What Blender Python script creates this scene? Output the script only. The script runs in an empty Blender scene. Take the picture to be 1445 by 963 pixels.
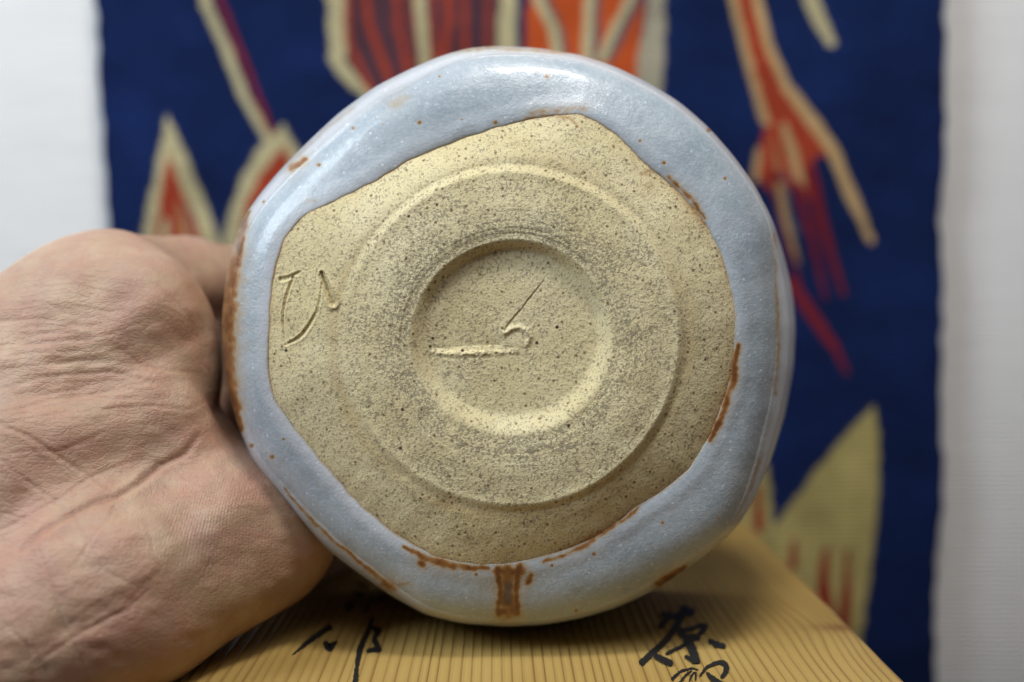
import bpy, math, random
import numpy as np
from mathutils import Vector, Matrix

random.seed(4); rng = np.random.default_rng(4)
sc = bpy.context.scene
COL = sc.collection

# ------------------------------------------------------------------ camera, world, lamps, exposure
CAM_Z = 0.181
PITCH = math.radians(3.65)
F = 1405.0                      # focal length in photograph pixels (1445 px wide frame)
cam_d = bpy.data.cameras.new("camera"); cam = bpy.data.objects.new("camera", cam_d); COL.objects.link(cam)
cam.location = (0, 0, CAM_Z); cam.rotation_euler = (math.pi/2 - PITCH, 0, 0)
cam_d.sensor_width = 36.0; cam_d.lens = 36.0*F/1445.0
cam_d.clip_start = 0.01; cam_d.clip_end = 20
cam_d.dof.use_dof = True; cam_d.dof.focus_distance = 0.2165; cam_d.dof.aperture_fstop = 5.0
cam_d.dof.aperture_blades = 0
sc.camera = cam
sc.render.resolution_x = 1024; sc.render.resolution_y = 682

w = bpy.data.worlds.new("World"); sc.world = w; w.use_nodes = True
w.node_tree.nodes["Background"].inputs[0].default_value = (0.80, 0.86, 1.0, 1)
w.node_tree.nodes["Background"].inputs[1].default_value = 0.045

def area(name, loc, target, size, power, color):
    l = bpy.data.lights.new(name, 'AREA'); l.shape = 'RECTANGLE'; l.size = size[0]; l.size_y = size[1]
    l.energy = power; l.color = color
    o = bpy.data.objects.new(name, l); COL.objects.link(o); o.location = loc
    o.rotation_euler = (Vector(target)-Vector(loc)).to_track_quat('-Z', 'Y').to_euler()
    return o
# ceiling lamp above, a little behind the wall side of the camera; soft window light from the upper left
area("ceiling_lamp_light", (0.05, 0.085, 0.66), (0.0, 0.24, 0.18), (0.13, 0.07), 2.0, (1.0, 0.97, 0.93))
area("room_light", (0.05, -0.34, 1.10), (0.0, 0.3, 0.2), (0.6, 0.4), 3.0, (1.0, 0.975, 0.95))
area("window_light", (-0.60, -0.06, 0.62), (-0.05, 0.3, 0.2), (0.30, 0.38), 5.8, (0.80, 0.90, 1.0))

sc.view_settings.view_transform = 'Standard'; sc.view_settings.look = 'None'
sc.view_settings.exposure = -0.07; sc.view_settings.gamma = 1.0
sc.render.engine = 'CYCLES'
sc.cycles.use_denoising = True
sc.cycles.max_bounces = 8

# ------------------------------------------------------------------ helpers
CX, CY = 722.5, 481.5
R = np.array(cam.rotation_euler.to_matrix())
CAMO = np.array([0, 0, CAM_Z])
def unproj(px, py, d):
    """photograph pixel at camera-axis distance d (metres) -> world points"""
    px, py, d = np.broadcast_arrays(np.asarray(px, float), np.asarray(py, float), np.asarray(d, float))
    c = np.stack([(px-CX)/F*d, -(py-CY)/F*d, -d], -1)
    return c @ R.T + CAMO
def on_plane(px, py, axis, value):
    px = np.asarray(px, float); py = np.asarray(py, float)
    c = np.stack([(px-CX)/F, -(py-CY)/F, -np.ones_like(px)], -1) @ R.T
    t = (value - CAMO[axis])/c[..., axis]
    return CAMO + c*t[..., None]
def project(P):
    c = (P - CAMO) @ R
    d = -c[..., 2]
    return c[..., 0]/d*F + CX, -c[..., 1]/d*F + CY, d

def link(o, parent=None):
    COL.objects.link(o)
    if parent is not None: o.parent = parent
    return o
def mesh_np(name, V, Fa, mat, parent=None, smooth=True, attrs=None, cols=None, origin=None):
    V = np.asarray(V, np.float32)
    if origin is not None: V = V - np.asarray(origin, np.float32)
    Fa = np.asarray(Fa, np.int32)
    n = Fa.shape[1]
    me = bpy.data.meshes.new(name)
    me.vertices.add(len(V)); me.vertices.foreach_set("co", V.ravel())
    me.loops.add(Fa.size); me.loops.foreach_set("vertex_index", Fa.ravel())
    me.polygons.add(len(Fa)); me.polygons.foreach_set("loop_start", np.arange(0, Fa.size, n, dtype=np.int32))
    try: me.polygons.foreach_set("loop_total", np.full(len(Fa), n, np.int32))
    except Exception: pass
    me.update(calc_edges=True)
    me.polygons.foreach_set("use_smooth", np.full(len(Fa), smooth))
    for k, a in (attrs or {}).items():
        at = me.attributes.new(k, 'FLOAT', 'POINT'); at.data.foreach_set("value", np.asarray(a, np.float32))
    for k, a in (cols or {}).items():
        at = me.attributes.new(k, 'FLOAT_COLOR', 'POINT')
        at.data.foreach_set("color", np.concatenate([a, np.ones((len(a), 1))], 1).astype(np.float32).ravel())
    me.validate()
    me.materials.append(mat)
    o = bpy.data.objects.new(name, me); link(o, parent)
    if origin is not None and parent is None: o.location = origin
    return o
def empty(name, loc, label, cat):
    o = bpy.data.objects.new(name, None); o.location = loc; o.empty_display_size = 0.01; link(o)
    o['label'] = label; o['category'] = cat
    return o
def smoothstep(a, b, x):
    t = np.clip((x-a)/(b-a), 0, 1); return t*t*(3-2*t)
def seg_dist(px, py, pts):
    """distance to a polyline, and arc parameter 0..1 of nearest point"""
    pts = np.asarray(pts, float)
    L = np.r_[0, np.cumsum(np.hypot(*np.diff(pts, axis=0).T))]; L /= L[-1]
    best = np.full(px.shape, 1e9); par = np.zeros(px.shape)
    for i in range(len(pts)-1):
        a, b = pts[i], pts[i+1]; ab = b-a
        t = np.clip(((px-a[0])*ab[0]+(py-a[1])*ab[1])/(ab@ab+1e-9), 0, 1)
        d = np.hypot(px-a[0]-t*ab[0], py-a[1]-t*ab[1])
        m = d < best; best = np.where(m, d, best); par = np.where(m, L[i]+t*(L[i+1]-L[i]), par)
    return best, par
def inside(px, py, poly):
    poly = np.asarray(poly, float); r = np.zeros(px.shape, bool); j = len(poly)-1
    for i in range(len(poly)):
        xi, yi = poly[i]; xj, yj = poly[j]
        if yi != yj:
            c = ((yi > py) != (yj > py)) & (px < (xj-xi)*(py-yi)/(yj-yi)+xi)
            r ^= c
        j = i
    return r
def poly_sd(px, py, poly):
    d, _ = seg_dist(px, py, list(poly)+[poly[0]])
    return np.where(inside(px, py, poly), -d, d)
def vnoise(x, y, s, seed=0):
    """smooth value noise 0..1"""
    r = np.random.default_rng(seed); G = r.random((64, 64))
    u = x/s; v = y/s; i = np.floor(u).astype(int); j = np.floor(v).astype(int); fu = u-i; fv = v-j
    fu = fu*fu*(3-2*fu); fv = fv*fv*(3-2*fv); i %= 64; j %= 64; i1 = (i+1) % 64; j1 = (j+1) % 64
    return (G[i, j]*(1-fu)+G[i1, j]*fu)*(1-fv)+(G[i, j1]*(1-fu)+G[i1, j1]*fu)*fv

# node helper
class NT:
    def __init__(s, name):
        s.m = bpy.data.materials.new(name); s.m.use_nodes = True; s.t = s.m.node_tree
        s.b = s.t.nodes["Principled BSDF"]; s.c = None
    def n(s, typ, **kw):
        nd = s.t.nodes.new(typ)
        for k, v in kw.items():
            if k.startswith("i_"):
                key = k[2:]; key = int(key) if key.isdigit() else key.replace("_", " ")
                s.put(nd.inputs[key], v)
            else: setattr(nd, k, v)
        return nd
    def put(s, sock, v):
        if isinstance(v, bpy.types.NodeSocket): s.t.links.new(v, sock)
        else: sock.default_value = v
    def coord(s, scale=(1, 1, 1)):
        if s.c is None: s.c = s.n('ShaderNodeTexCoord').outputs['Object']
        mp = s.n('ShaderNodeMapping'); s.put(mp.inputs['Vector'], s.c); mp.inputs['Scale'].default_value = scale
        return mp.outputs[0]
    def noise(s, scale, detail=3, rough=0.55, vec=None, dist=0.0):
        nd = s.n('ShaderNodeTexNoise'); s.put(nd.inputs['Vector'], vec or s.coord())
        nd.inputs['Scale'].default_value = scale; nd.inputs['Detail'].default_value = detail
        nd.inputs['Roughness'].default_value = rough; nd.inputs['Distortion'].default_value = dist
        return nd.outputs['Fac']
    def vor(s, scale, vec=None, out='Distance', rnd=1.0):
        nd = s.n('ShaderNodeTexVoronoi'); s.put(nd.inputs['Vector'], vec or s.coord()); nd.inputs['Scale'].default_value = scale
        nd.inputs['Randomness'].default_value = rnd
        return nd.outputs[out]
    def ramp(s, fac, stops, interp='LINEAR'):
        nd = s.n('ShaderNodeValToRGB'); s.put(nd.inputs[0], fac); cr = nd.color_ramp; cr.interpolation = interp
        while len(cr.elements) < len(stops): cr.elements.new(0.5)
        for e, (p, c) in zip(cr.elements, stops):
            e.position = p; e.color = (c, c, c, 1) if isinstance(c, (int, float)) else (*c, 1)
        return nd.outputs[0]
    def mix(s, f, a, b, mode='MIX'):
        nd = s.n('ShaderNodeMix', data_type='RGBA', blend_type=mode)
        s.put(nd.inputs[0], f)
        for sock, v in ((nd.inputs[6], a), (nd.inputs[7], b)):
            s.put(sock, v if isinstance(v, bpy.types.NodeSocket) else (*v, 1) if len(v) == 3 else v)
        return nd.outputs[2]
    def math(s, op, a, b=0.0, clamp=False):
        nd = s.n('ShaderNodeMath', operation=op, use_clamp=clamp); s.put(nd.inputs[0], a); s.put(nd.inputs[1], b); return nd.outputs[0]
    def attr(s, name, color=False):
        nd = s.n('ShaderNodeAttribute', attribute_name=name); return nd.outputs['Color' if color else 'Fac']
    def bump(s, h, dist, strength=1.0, normal=None):
        nd = s.n('ShaderNodeBump'); s.put(nd.inputs['Height'], h); nd.inputs['Distance'].default_value = dist
        nd.inputs['Strength'].default_value = strength
        if normal is not None: s.put(nd.inputs['Normal'], normal)
        return nd.outputs[0]
    def set(s, **kw):
        for k, v in kw.items():
            sock = s.b.inputs[k.replace("_", " ")]
            s.put(sock, (*v, 1) if isinstance(v, tuple) and len(v) == 3 and sock.type == 'RGBA' else v)
        return s.m

# ------------------------------------------------------------------ materials
def mat_clay():
    t = NT("unglazed_clay")
    grey = t.attr("grey")
    big = t.noise(60, 3)
    base = t.mix(t.ramp(big, [(0.35, 0.0), (0.65, 1.0)]), (0.675, 0.580, 0.325), (0.760, 0.675, 0.420))
    # warm iron patches, plus brown shade painted in below the foot step
    blush_shade = t.attr("blush_shade")
    base = t.mix(blush_shade, base, (0.44, 0.30, 0.12))
    # small grey ash streaks
    v = t.coord((1, 1, 1))
    n1 = t.noise(1700, 3, 0.62, dist=0.3)
    thr = t.math('ADD', n1, t.math('MULTIPLY', grey, 0.12))
    n2 = t.noise(420, 3)
    thr = t.math('ADD', thr, t.math('MULTIPLY', t.math('SUBTRACT', n2, 0.5), 0.22))
    m = t.ramp(thr, [(0.585, 0.0), (0.645, 1.0)])
    base = t.mix(t.math('MULTIPLY', m, 0.68), base, (0.215, 0.185, 0.135))
    n3 = t.noise(2300, 2, 0.6)
    base = t.mix(t.math('MULTIPLY', t.ramp(n3, [(0.58, 0.0), (0.68, 1.0)]), 0.5), base, (0.30, 0.24, 0.13))
    # sparse iron grains
    d = t.vor(620); c = t.vor(620, out='Color')
    sep = t.n('ShaderNodeSeparateColor'); t.put(sep.inputs[0], c)
    pick = t.ramp(sep.outputs[0], [(0.58, 0.0), (0.62, 1.0)])
    dot = t.math('MULTIPLY', t.ramp(d, [(0.12, 1.0), (0.27, 0.0)]), pick)
    base = t.mix(t.math('MULTIPLY', dot, 0.85), base, (0.16, 0.085, 0.03))
    d2 = t.vor(260); c2 = t.vor(260, out='Color'); sep2 = t.n('ShaderNodeSeparateColor'); t.put(sep2.inputs[0], c2)
    dot2 = t.math('MULTIPLY', t.ramp(d2, [(0.07, 1.0), (0.13, 0.0)]), t.ramp(sep2.outputs[1], [(0.84, 0.0), (0.86, 1.0)]))
    base = t.mix(dot2, base, (0.06, 0.04, 0.025))
    rust = t.attr("rust")
    rn = t.math('MULTIPLY', rust, t.ramp(t.noise(900, 3), [(0.3, 0.5), (0.6, 1.1)]), clamp=True)
    base = t.mix(rn, base, (0.27, 0.105, 0.022))
    h = t.math('ADD', t.math('MULTIPLY', t.noise(1700, 4, 0.7), 0.9), t.math('MULTIPLY', t.noise(500, 3), 0.9))
    h = t.math('ADD', h, t.math('MULTIPLY', t.math('MULTIPLY', t.noise(2600, 3, 0.7), grey), 1.2))
    return t.set(Base_Color=base, Roughness=0.78, Normal=t.bump(h, 0.00030, 0.8), Specular_IOR_Level=0.28)

def mat_glaze():
    t = NT("pale_blue_glaze")
    e = t.attr("edge")          # 0 at the glaze line, 1 at the shoulder
    n = t.noise(120, 4, 0.6)
    base = t.mix(t.ramp(n, [(0.35, 0.0), (0.68, 1.0)]), (0.335, 0.400, 0.450), (0.425, 0.485, 0.530))
    fine = t.noise(950, 4, 0.75)
    base = t.mix(t.math('MULTIPLY', t.ramp(fine, [(0.48, 0.0), (0.64, 1.0)]), 0.5), base, (0.54, 0.58, 0.63))
    base = t.mix(t.math('MULTIPLY', t.ramp(t.noise(1100, 3, 0.7), [(0.28, 1.0), (0.47, 0.0)]), 0.25), base, (0.24, 0.29, 0.36))
    # pooled glaze: paler and a little violet beside the line
    pool = t.ramp(e, [(0.0, 0.35), (0.05, 0.9), (0.20, 0.75), (0.42, 0.0)])
    base = t.mix(t.math('MULTIPLY', pool, t.attr("pool")), base, (0.55, 0.570, 0.605))
    base = t.mix(t.attr("strip"), base, (0.56, 0.55, 0.57))
    # small white specks
    d = t.vor(700); c = t.vor(700, out='Color'); sep = t.n('ShaderNodeSeparateColor'); t.put(sep.inputs[0], c)
    sp = t.math('MULTIPLY', t.ramp(d, [(0.12, 1.0), (0.27, 0.0)]), t.ramp(sep.outputs[0], [(0.78, 0.0), (0.9, 1.0)]))
    base = t.mix(t.math('MULTIPLY', sp, 0.55), base, (0.78, 0.80, 0.83))
    rust = t.attr("rust")
    rr = t.math('MULTIPLY', rust, t.ramp(t.noise(380, 4, 0.6), [(0.25, 0.82), (0.6, 1.12)]), clamp=True)
    rc = t.ramp(rr, [(0.0, (0.45, 0.43, 0.39)), (0.35, (0.42, 0.30, 0.16)), (0.7, (0.27, 0.120, 0.036)), (1.0, (0.16, 0.062, 0.022))])
    base = t.mix(t.ramp(rr, [(0.0, 0.0), (0.18, 0.35), (0.55, 1.0)]), base, rc)
    base = t.mix(t.attr("dark"), base, (0.085, 0.08, 0.07))
    h = t.math('ADD', t.noise(1500, 3, 0.7), t.math('MULTIPLY', t.noise(330, 2), 0.55))
    h = t.math('ADD', h, t.math('MULTIPLY', sp, -0.25))
    m = t.set(Base_Color=base, Roughness=0.29, Normal=t.bump(h, 0.00020, 0.6), Specular_IOR_Level=0.38,
              Coat_Weight=0.2, Coat_Roughness=0.09, Subsurface_Weight=0.12, Subsurface_Scale=0.001)
    t.b.inputs['Subsurface Radius'].default_value = (1, 1, 1)
    return m

def mat_skin():
    t = NT("skin")
    n = t.noise(45, 4, 0.6); n2 = t.noise(140, 4, 0.6)
    base = t.mix(t.ramp(n, [(0.36, 0.0), (0.66, 1.0)]), (0.405, 0.262, 0.170), (0.545, 0.395, 0.275))
    base = t.mix(t.math('MULTIPLY', t.ramp(n2, [(0.40, 1.0), (0.60, 0.0)]), 0.45), base, (0.40, 0.200, 0.145))
    base = t.mix(t.math('MULTIPLY', t.ramp(t.noise(70, 3, 0.5, vec=t.coord((1.3, 1, .7))), [(0.55, 0.0), (0.72, 1.0)]), 0.30), base, (0.39, 0.275, 0.245))
    base = t.mix(t.math('MULTIPLY', t.attr("crease"), 0.42), base, (0.27, 0.11, 0.07))
    base = t.mix(t.math('MULTIPLY', t.attr("flush"), 0.34), base, (0.46, 0.20, 0.14))
    # friction ridges, bent by noise, only on the palm pads
    warp = t.noise(28, 2)
    vec = t.coord((1, 1, 1))
    wv = t.n('ShaderNodeTexWave', wave_type='BANDS', bands_direction='X', wave_profile='SIN')
    t.put(wv.inputs['Vector'], vec); wv.inputs['Scale'].default_value = 560; wv.inputs['Distortion'].default_value = 9
    wv.inputs['Detail'].default_value = 1; wv.inputs['Detail Scale'].default_value = 0.05
    rid = t.math('MULTIPLY', wv.outputs['Fac'], t.attr("ridge"))
    # fine crossing skin lines
    v1 = t.vor(430, vec=t.coord((1.0, 0.6, 1.7)), out='Distance')
    ve = t.n('ShaderNodeTexVoronoi', feature='DISTANCE_TO_EDGE'); t.put(ve.inputs['Vector'], t.coord((0.7, 1, 1.6))); ve.inputs['Scale'].default_value = 640
    lines = t.ramp(ve.outputs['Distance'], [(0.0, 0.0), (0.12, 1.0)])
    h = t.math('ADD', t.math('MULTIPLY', rid, 0.32), t.math('MULTIPLY', lines, 0.35))
    h = t.math('ADD', h, t.math('MULTIPLY', t.noise(900, 5, 0.75), 1.5))
    h = t.math('ADD', h, t.math('MULTIPLY', t.noise(160, 3, 0.6, vec=t.coord((0.5, 1, 1.6))), 0.8))
    m = t.set(Base_Color=base, Roughness=0.39, Normal=t.bump(h, 0.00022, 0.7), Specular_IOR_Level=0.42,
              Subsurface_Weight=0.4, Subsurface_Scale=0.002)
    t.b.inputs['Subsurface Radius'].default_value = (1.0, 0.35, 0.2)
    return m

def mat_cloth():
    t = NT("dyed_indigo_cotton")
    base = t.attr("dye", True)
    fade = t.noise(35, 4, 0.6)
    base = t.mix(1.0, base, t.ramp(fade, [(0.3, 0.78), (0.7, 1.18)]), 'MULTIPLY')
    wx = t.n('ShaderNodeTexWave', bands_direction='X'); t.put(wx.inputs['Vector'], t.coord()); wx.inputs['Scale'].default_value = 210
    wx.inputs['Distortion'].default_value = 1.2; wx.inputs['Detail Scale'].default_value = 1.0
    wz = t.n('ShaderNodeTexWave', bands_direction='Z'); t.put(wz.inputs['Vector'], t.coord()); wz.inputs['Scale'].default_value = 165
    wz.inputs['Distortion'].default_value = 1.5
    slub = t.noise(1.0, 3, 0.6, vec=t.coord((40, 40, 900)))
    h = t.math('ADD', t.math('MULTIPLY', wx.outputs['Fac'], 0.5), t.math('MULTIPLY', wz.outputs['Fac'], 0.8))
    h = t.math('ADD', h, slub)
    base = t.mix(1.0, base, t.ramp(slub, [(0.3, 0.85), (0.7, 1.15)]), 'MULTIPLY')
    base = t.mix(1.0, base, t.ramp(wz.outputs['Fac'], [(0.0, 0.40), (1.0, 1.30)]), 'MULTIPLY')
    return t.set(Base_Color=base, Roughness=0.95, Normal=t.bump(h, 0.0004, 0.6), Specular_IOR_Level=0.1, Sheen_Weight=0.03)

def mat_wall():
    t = NT("ribbed_white_wallpaper")
    wz = t.n('ShaderNodeTexWave', bands_direction='Z'); t.put(wz.inputs['Vector'], t.coord()); wz.inputs['Scale'].default_value = 145
    wz.inputs['Distortion'].default_value = 2.5; wz.inputs['Detail'].default_value = 2; wz.inputs['Detail Scale'].default_value = 0.3
    st = t.noise(1.0, 3, 0.6, vec=t.coord((18, 18, 420)))
    h = t.math('ADD', wz.outputs['Fac'], st)
    base = t.mix(t.ramp(st, [(0.3, 0.0), (0.7, 1.0)]), (0.78, 0.78, 0.77), (0.84, 0.84, 0.83))
    return t.set(Base_Color=base, Roughness=0.85, Normal=t.bump(h, 0.0006, 0.7), Specular_IOR_Level=0.2)

def mat_wood(end=False):
    t = NT("straight_grained_cedar")
    # object coords: x across the grain, y along it
    dis = t.noise(14, 2, vec=t.coord((1, 0.25, 1)))
    x = t.n('ShaderNodeSeparateXYZ'); t.put(x.inputs[0], t.coord())
    knot = t.attr("knot")
    xx = t.math('ADD', x.outputs[0], t.math('MULTIPLY', dis, 0.0025))
    xx = t.math('ADD', xx, t.math('MULTIPLY', knot, -0.010))
    # varying ring width: warp x by a slow 1-D noise
    slow = t.noise(1.0, 1, vec=t.coord((70, 0.4, 0)))
    ph = t.math('ADD', t.math('MULTIPLY', xx, 440.0), t.math('MULTIPLY', slow, 2.2))
    fr = t.math('FRACT', ph)
    late = t.ramp(fr, [(0.0, 0.25), (0.30, 0.0), (0.66, 0.30), (0.86, 1.0), (1.0, 0.35)])
    cid = t.math('FLOOR', ph)
    wn = t.n('ShaderNodeTexWhiteNoise', noise_dimensions='1D'); t.put(wn.inputs['W'], cid)
    late = t.math('MULTIPLY', late, t.ramp(wn.outputs['Value'], [(0.0, 0.45), (1.0, 1.0)]))
    fib = t.noise(1.0, 4, 0.7, vec=t.coord((900, 30, 900)))
    blot = t.noise(22, 3)
    base = t.mix(t.ramp(blot, [(0.3, 0.0), (0.7, 1.0)]), (0.375, 0.245, 0.072), (0.44, 0.305, 0.100))
    base = t.mix(t.math('MULTIPLY', t.ramp(fib, [(0.4, 0.0), (0.7, 1.0)]), 0.3), base, (0.45, 0.30, 0.10))
    base = t.mix(t.math('MULTIPLY', late, 0.58), base, (0.225, 0.105, 0.022))
    base = t.mix(t.attr("stain"), base, (0.22, 0.10, 0.035))
    h = t.math('ADD', t.math('MULTIPLY', late, 0.9), t.math('MULTIPLY', fib, 0.35))
    return t.set(Base_Color=base, Roughness=0.50, Normal=t.bump(h, 0.0007, 0.7), Specular_IOR_Level=0.2)

def mat_ink():
    t = NT("brush_ink")
    n = t.noise(500, 3)
    return t.set(Base_Color=t.mix(n, (0.010, 0.010, 0.011), (0.022, 0.021, 0.020)), Roughness=0.45)
def mat_inner():
    t = NT("inner_glaze"); n = t.noise(80, 3)
    return t.set(Base_Color=t.mix(n, (0.45, 0.48, 0.52), (0.58, 0.58, 0.58)), Roughness=0.22)
def mat_table():
    t = NT("dark_table_wood"); n = t.noise(1.0, 4, vec=t.coord((60, 6, 60)))
    return t.set(Base_Color=t.mix(n, (0.09, 0.045, 0.02), (0.16, 0.085, 0.04)), Roughness=0.4)

M_clay, M_glaze, M_skin, M_cloth, M_wall, M_wood, M_ink, M_inner, M_table = (f() for f in
    (mat_clay, mat_glaze, mat_skin, mat_cloth, mat_wall, mat_wood, mat_ink, mat_inner, mat_table))

# ------------------------------------------------------------------ setting: wall and table
def box_mesh(name, lo, hi, mat, parent=None, bevel=0.0, origin=None, seg=2):
    import bmesh
    bm = bmesh.new(); bmesh.ops.create_cube(bm, size=1)
    for v in bm.verts: v.co = Vector([(lo[i]+hi[i])/2 + v.co[i]*(hi[i]-lo[i]) for i in range(3)])
    if bevel: bmesh.ops.bevel(bm, geom=bm.edges[:], offset=bevel, segments=seg, affect='EDGES', profile=0.5)
    if origin is not None: bmesh.ops.translate(bm, verts=bm.verts, vec=-Vector(origin))
    me = bpy.data.meshes.new(name); bm.to_mesh(me); bm.free(); me.materials.append(mat)
    o = bpy.data.objects.new(name, me); link(o, parent)
    if origin is not None and parent is None: o.location = origin
    return o
WALL_Y = 0.440
wl = box_mesh("wall", (-1.2, WALL_Y, -0.6), (1.2, WALL_Y+0.08, 1.6), M_wall); wl['kind'] = 'structure'
tb = box_mesh("table_surface", (-0.6, -0.30, -0.03), (0.6, WALL_Y-0.012, 0.0), M_table, bevel=0.002); tb['kind'] = 'structure'

# ------------------------------------------------------------------ wall hanging
CLOTH_Y = 0.425
def build_hanging():
    NX, NZ = 640, 640
    u = np.linspace(0, 1, NX); v = np.linspace(-0.28, 1.16, NZ)
    U, Vv = np.meshgrid(u, v)
    PY = Vv*963.0
    left = np.interp(PY[:, 0], [-300, 0, 150, 300, 500, 963, 1100], [131, 132, 139, 149, 152, 160, 162])
    right = np.interp(PY[:, 0], [-300, 0, 70, 200, 300, 400, 560, 700, 780, 860, 963, 1100], [1337, 1335, 1338, 1336, 1329, 1333, 1332, 1334, 1326, 1323, 1325, 1325])
    left += (vnoise(PY[:, 0], PY[:, 0]*0, 22, 3)-.5)*4; right += (vnoise(PY[:, 0], PY[:, 0]*0, 24, 5)-.5)*5
    PX = left[:, None]*(1-U) + right[:, None]*U
    navy = np.array([0.0060, 0.0175, 0.082]); cream = np.array([0.50, 0.44, 0.25]); red = np.array([0.36, 0.050, 0.022])
    maroon = np.array([0.080, 0.035, 0.048]); orange = np.array([0.50, 0.085, 0.020]); greige = np.array([0.36, 0.33, 0.24])
    tan = np.array([0.42, 0.28, 0.13]); slate = np.array([0.10, 0.10, 0.12]); dred = np.array([0.17, 0.014, 0.020])
    ocre = np.array([0.46, 0.38, 0.145]); blood = np.array([0.26, 0.012, 0.012])
    C = np.broadcast_to(navy, PX.shape+(3,)).copy()
    # woven-in tonal unevenness of the indigo dye
    C *= (0.82+0.36*vnoise(PX, PY*2.2, 90, 1)*1.0)[..., None]
    wob = (vnoise(PX, PY, 9, 7)-.5)*4.0 + (vnoise(PX, PY, 3.6, 8)-.5)*3.5
    def fill(poly, col, a=1.0, soft=2.0):
        nonlocal C
        s = poly_sd(PX, PY, poly) + wob; k = (a*(1-smoothstep(-soft, soft, s)))[..., None]; C = C*(1-k)+col*k
    def line(pts, wd, col, a=1.0, soft=2.0):
        nonlocal C
        d, t = seg_dist(PX, PY, pts)
        wd = np.asarray(wd if np.ndim(wd) else [wd, wd], float); ww = np.interp(t, np.linspace(0, 1, len(wd)), wd)/2
        k = (a*(1-smoothstep(-soft, soft, d-ww+wob*0.6)))[..., None]; C = C*(1-k)+col*k
    # A leaf at left
    fill([(233, 160), (262, 222), (290, 290), (330, 400), (180, 400), (198, 330), (212, 262), (222, 212)], cream)
    fill([(236, 214), (252, 262), (272, 305), (300, 390), (200, 390), (215, 335), (228, 255)], red)
    line([(228, 345), (232, 312)], [16, 8], cream); line([(250, 288), (262, 345)], [6, 14], tan, .8); line([(262, 290), (270, 330)], 5, slate, .7)
    # B stem
    line([(285, -60), (288, 0), (318, 70), (345, 140), (378, 196)], [17, 16, 15, 14, 13], cream)
    line([(305, -60), (309, 0), (338, 72), (361, 132), (384, 190)], [8, 9, 8], dred*1.2)
    # C second leaf
    fill([(400, 176), (422, 215), (460, 330), (330, 420), (312, 350), (320, 305), (338, 255), (362, 208)], cream)
    fill([(402, 205), (440, 330), (345, 400), (336, 345), (345, 290), (366, 245)], red)
    # D top figures
    fill([(462, -260), (461, 0), (464, 82), (478, 108), (540, 160), (730, 160), (727, -260)], cream)
    fill([(483, -260), (486, 0), (489, 84), (500, 105), (545, 150), (714, 150), (712, -260)], maroon)
    for p, wd in (([(490, -60), (492, 60), (530, 140)], 8), ([(512, -60), (520, 30), (552, 120)], 10), ([(556, -60), (562, 40), (580, 120)], 9),
                  ([(632, -60), (634, 30), (622, 110)], 12), ([(655, -60), (657, 90)], 8), ([(690, -60), (688, 90)], 6), ([(575, -50), (585, 90)], 4), ([(610, -50), (613, 90)], 6)):
        line(p, wd, red, 0.95)
    line([(590, -200), (592, 0), (602, 110)], 16, cream); line([(716, -200), (716, 0), (708, 90)], 19, cream)
    fill([(742, -260), (744, 0), (738, 110), (900, 130), (912, -40), (912, -260)], orange)
    line([(768, -200), (772, 0), (792, 50), (800, 110)], 8, slate); line([(754, -200), (759, 0), (780, 40), (790, 110)], 14, cream)
    line([(845, -200), (843, 0), (838, 110)], 9, slate); line([(832, -200), (831, 0), (826, 110)], 14, cream)
    line([(912, -30), (878, 45), (858, 85)], 11, slate); line([(903, -30), (868, 40), (848, 85)], 12, cream)
    fill([(912, -260), (912, 20), (898, 90), (900, 160), (934, 160), (938, 40), (934, -260)], greige)
    # E right figure
    fill([(1028, -60), (1040, 20), (1055, 100), (1080, 185), (1067, 235), (1072, 250), (1090, 275), (1130, 262), (1148, 285), (1150, 215), (1175, 225), (1150, 178), (1100, 110), (1072, 20), (1062, -60)], red)
    line([(1030, -60), (1036, 0), (1050, 60), (1064, 112), (1082, 172)], [14, 13, 12, 12], tan*1.15)
    line([(1062, -60), (1070, 0), (1085, 62), (1112, 122), (1150, 172), (1178, 212), (1198, 262), (1232, 338)], [14, 14, 13, 14, 18, 18, 17, 10], tan*1.25)
    line([(1108, 178), (1120, 215), (1132, 258)], [10, 15, 10], tan*1.1); line([(1072, 212), (1066, 252)], [8, 10], tan)
    line([(1092, 195), (1100, 245)], [4, 9], tan, .6)
    line([(1110, 245), (1112, 300), (1125, 330)], [10, 8], slate, .6)
    line([(1145, 240), (1160, 310), (1192, 415)], [18, 14, 7], dred); line([(1125, 262), (1148, 340), (1166, 422)], [14, 11, 5], dred)
    line([(1095, 250), (1112, 330), (1128, 400)], [18, 12, 4], dred); line([(1100, 262), (1112, 320), (1128, 372)], [10, 9, 4], tan*.9)
    line([(1118, 400), (1150, 448), (1180, 492), (1198, 528)], [15, 17, 13, 6], dred*1.25)
    # F small
    line([(1140, -60), (1147, 0), (1162, 32), (1175, 58)], [20, 22, 21, 14], cream*.95)
    # G lower right leaf
    fill([(1237, 572), (1205, 602), (1150, 668), (1092, 748), (1078, 800), (1090, 1120), (1200, 1120), (1218, 900), (1232, 800), (1243, 700), (1243, 610)], ocre)
    fill([(1068, 640), (1085, 665), (1092, 748), (1080, 860), (1040, 860), (1040, 660)], ocre*.9)
    line([(1070, 690), (1072, 745)], [8, 14], blood)
    line([(1122, 765), (1120, 800)], [6, 11], blood); line([(1168, 780), (1163, 830), (1175, 900)], [9, 19, 24], blood); line([(1198, 782), (1197, 840), (1190, 910)], [6, 13, 22], blood)
    line([(1130, 880), (1170, 960)], [10, 30], blood)
    P = on_plane(PX, PY, 1, CLOTH_Y)
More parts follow.
